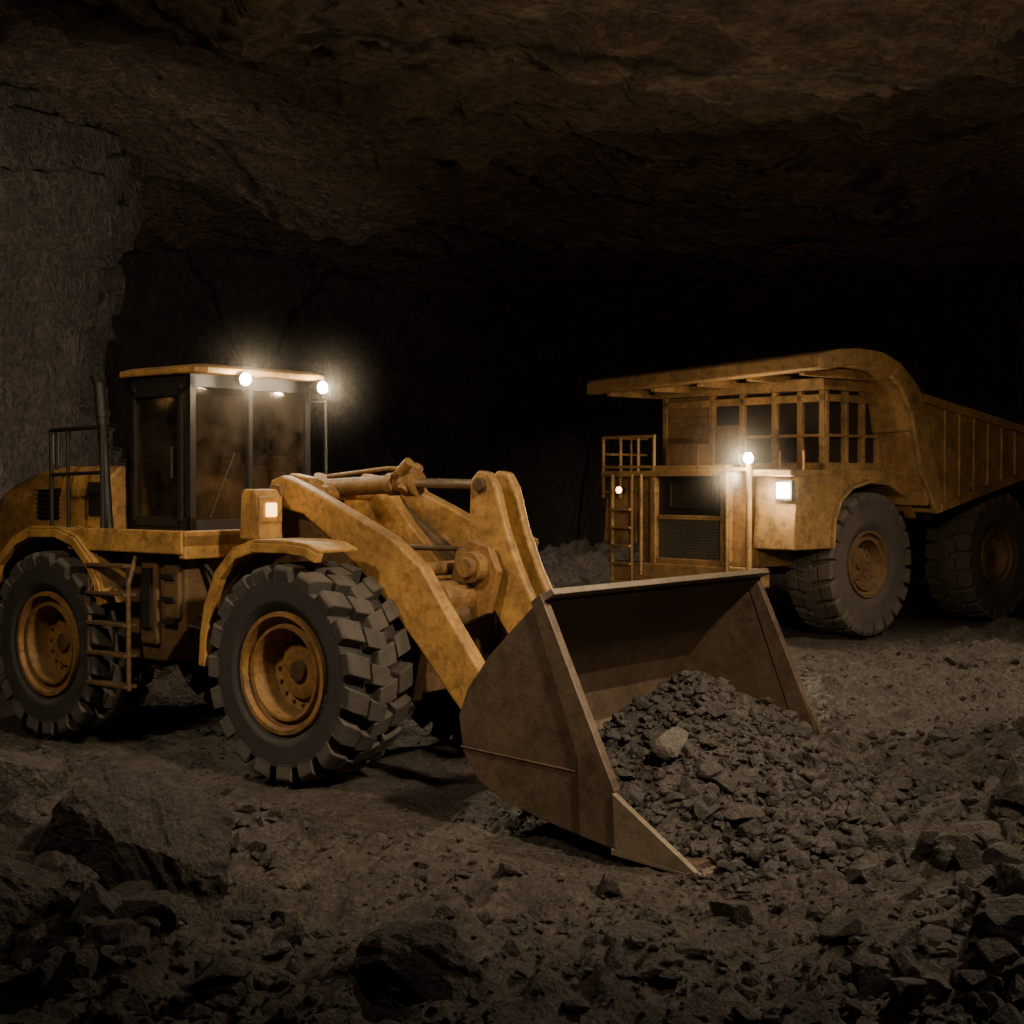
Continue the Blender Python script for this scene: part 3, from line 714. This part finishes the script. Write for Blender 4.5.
# ---------------------------------------------------------------- lights
def light(name,kind,loc,tgt,E,col,size=.1,spot=None,blend=.8):
    l=bpy.data.lights.new(name,kind); l.energy=E; l.color=col
    if kind=='AREA': l.size=size
    else: l.shadow_soft_size=size
    if kind=='SPOT': l.spot_size=math.radians(spot); l.spot_blend=blend
    o=bpy.data.objects.new(name,l); C.objects.link(o); o.location=loc
    if tgt: o.rotation_euler=(Vector(tgt)-Vector(loc)).to_track_quat('-Z','Y').to_euler()
    return o
W1=(1,.80,.54)
light('floodlight_key','SPOT',(4.2,4.2,7.6),(-.6,12.4,1.3),4200,(1,.81,.58),.35,72,1)
light('added_fill_left','SPOT',(-5.5,6.5,7),(-1.2,12.0,1.0),1300,(1,.80,.57),.4,80,1)  # unseen fill from the left, added to lift the loader and bucket side
light('added_fill_foreground','SPOT',(5.5,9.5,6.0),(-.4,7.2,0),1150,(1,.82,.62),.3,95,1)  # added fill for the dark foreground, no fixture stands here
light('added_fill_side','SPOT',(9.5,14,7.4),(4.2,17.5,0),3600,(1,.82,.62),.35,85,1)  # unseen lamp added to brighten the truck and the ground before it
light('added_fill_wall','SPOT',(-2.5,17,3.8),(-8.6,26,5.0),2900,(1,.84,.68),.3,85,1)  # added fill so the left wall reads, hangs free in the cave
light('added_fill_rear','SPOT',(-3.0,28,6.0),(2.0,35,0.3),2600,(1,.82,.62),.3,75,1)  # unseen fill added to light the far ground left of the truck
light('added_fill_ceiling','SPOT',(3,9,4.0),(4,20,9.5),1900,(1,.76,.50),.3,125,1)  # added upward fill that brings out the ceiling rock, no real fixture
def wp(e,p):
    return Matrix.Translation(e.location)@e.rotation_euler.to_matrix().to_4x4()@Vector(p)
for i,c in enumerate(lampsL):
    a=wp(LD,(c[0]+.08,c[1],c[2])); light(f'cab_work_light_{i}','POINT',a,None,45,W1,.05)
a=wp(TR,(1.84,1.25,2.84)); light('truck_headlight','POINT',a,None,100,W1,.06)
a=wp(TR,(1.72,1.81,2.35)); light('truck_fender_light','POINT',a,None,60,W1,.06)
a=wp(TR,(1.9,1.2,2.6)); b=wp(TR,(8,2.5,0)); light('truck_beam','SPOT',a,b,1700,W1,.08,85,.9)
w=bpy.data.worlds.new('cave_ambient'); S.world=w; w.use_nodes=True
w.node_tree.nodes['Background'].inputs[0].default_value=(.5,.43,.36,1); w.node_tree.nodes['Background'].inputs[1].default_value=.035
# dust haze balls added around the lamps to make their glow: density fades smoothly to nothing at the edge of each cloud
m,nt,out=newmat('lamp_glow_haze'); L=nt.links
vs_=N(nt,'ShaderNodeVolumeScatter'); vs_.inputs['Color'].default_value=(.95,.88,.76,1)
tcn=N(nt,'ShaderNodeTexCoord'); ln=N(nt,'ShaderNodeVectorMath'); ln.operation='LENGTH'; L.new(tcn.outputs['Object'],ln.inputs[0])
q=mth(nt,'MAXIMUM',mth(nt,'SUBTRACT',1,ln.outputs['Value']),0.0); q=mth(nt,'POWER',q,3.0)
L.new(mth(nt,'MULTIPLY',q,.15),vs_.inputs['Density']); L.new(vs_.outputs[0],out.inputs['Volume'])
def cloud(nm,loc,r):
    o=Part().ball((0,0,0),1.0,32).build(nm,m); o.location=loc; o.scale=(r,r,r)
for c in lampsL: cloud('lamp_glow_dust',wp(LD,(c[0]+.05,c[1],c[2])),.85)
cloud('lamp_glow_dust',wp(TR,(1.85,1.25,2.84)),1.3)
cloud('lamp_glow_dust',wp(TR,(1.7,1.9,2.35)),.7)

cam=bpy.data.cameras.new('camera'); co=bpy.data.objects.new('camera',cam); C.objects.link(co)
co.location=(0,0,2.49); co.rotation_euler=(math.radians(88.75),0,0); cam.lens=50; cam.sensor_width=36; cam.clip_end=200
S.camera=co
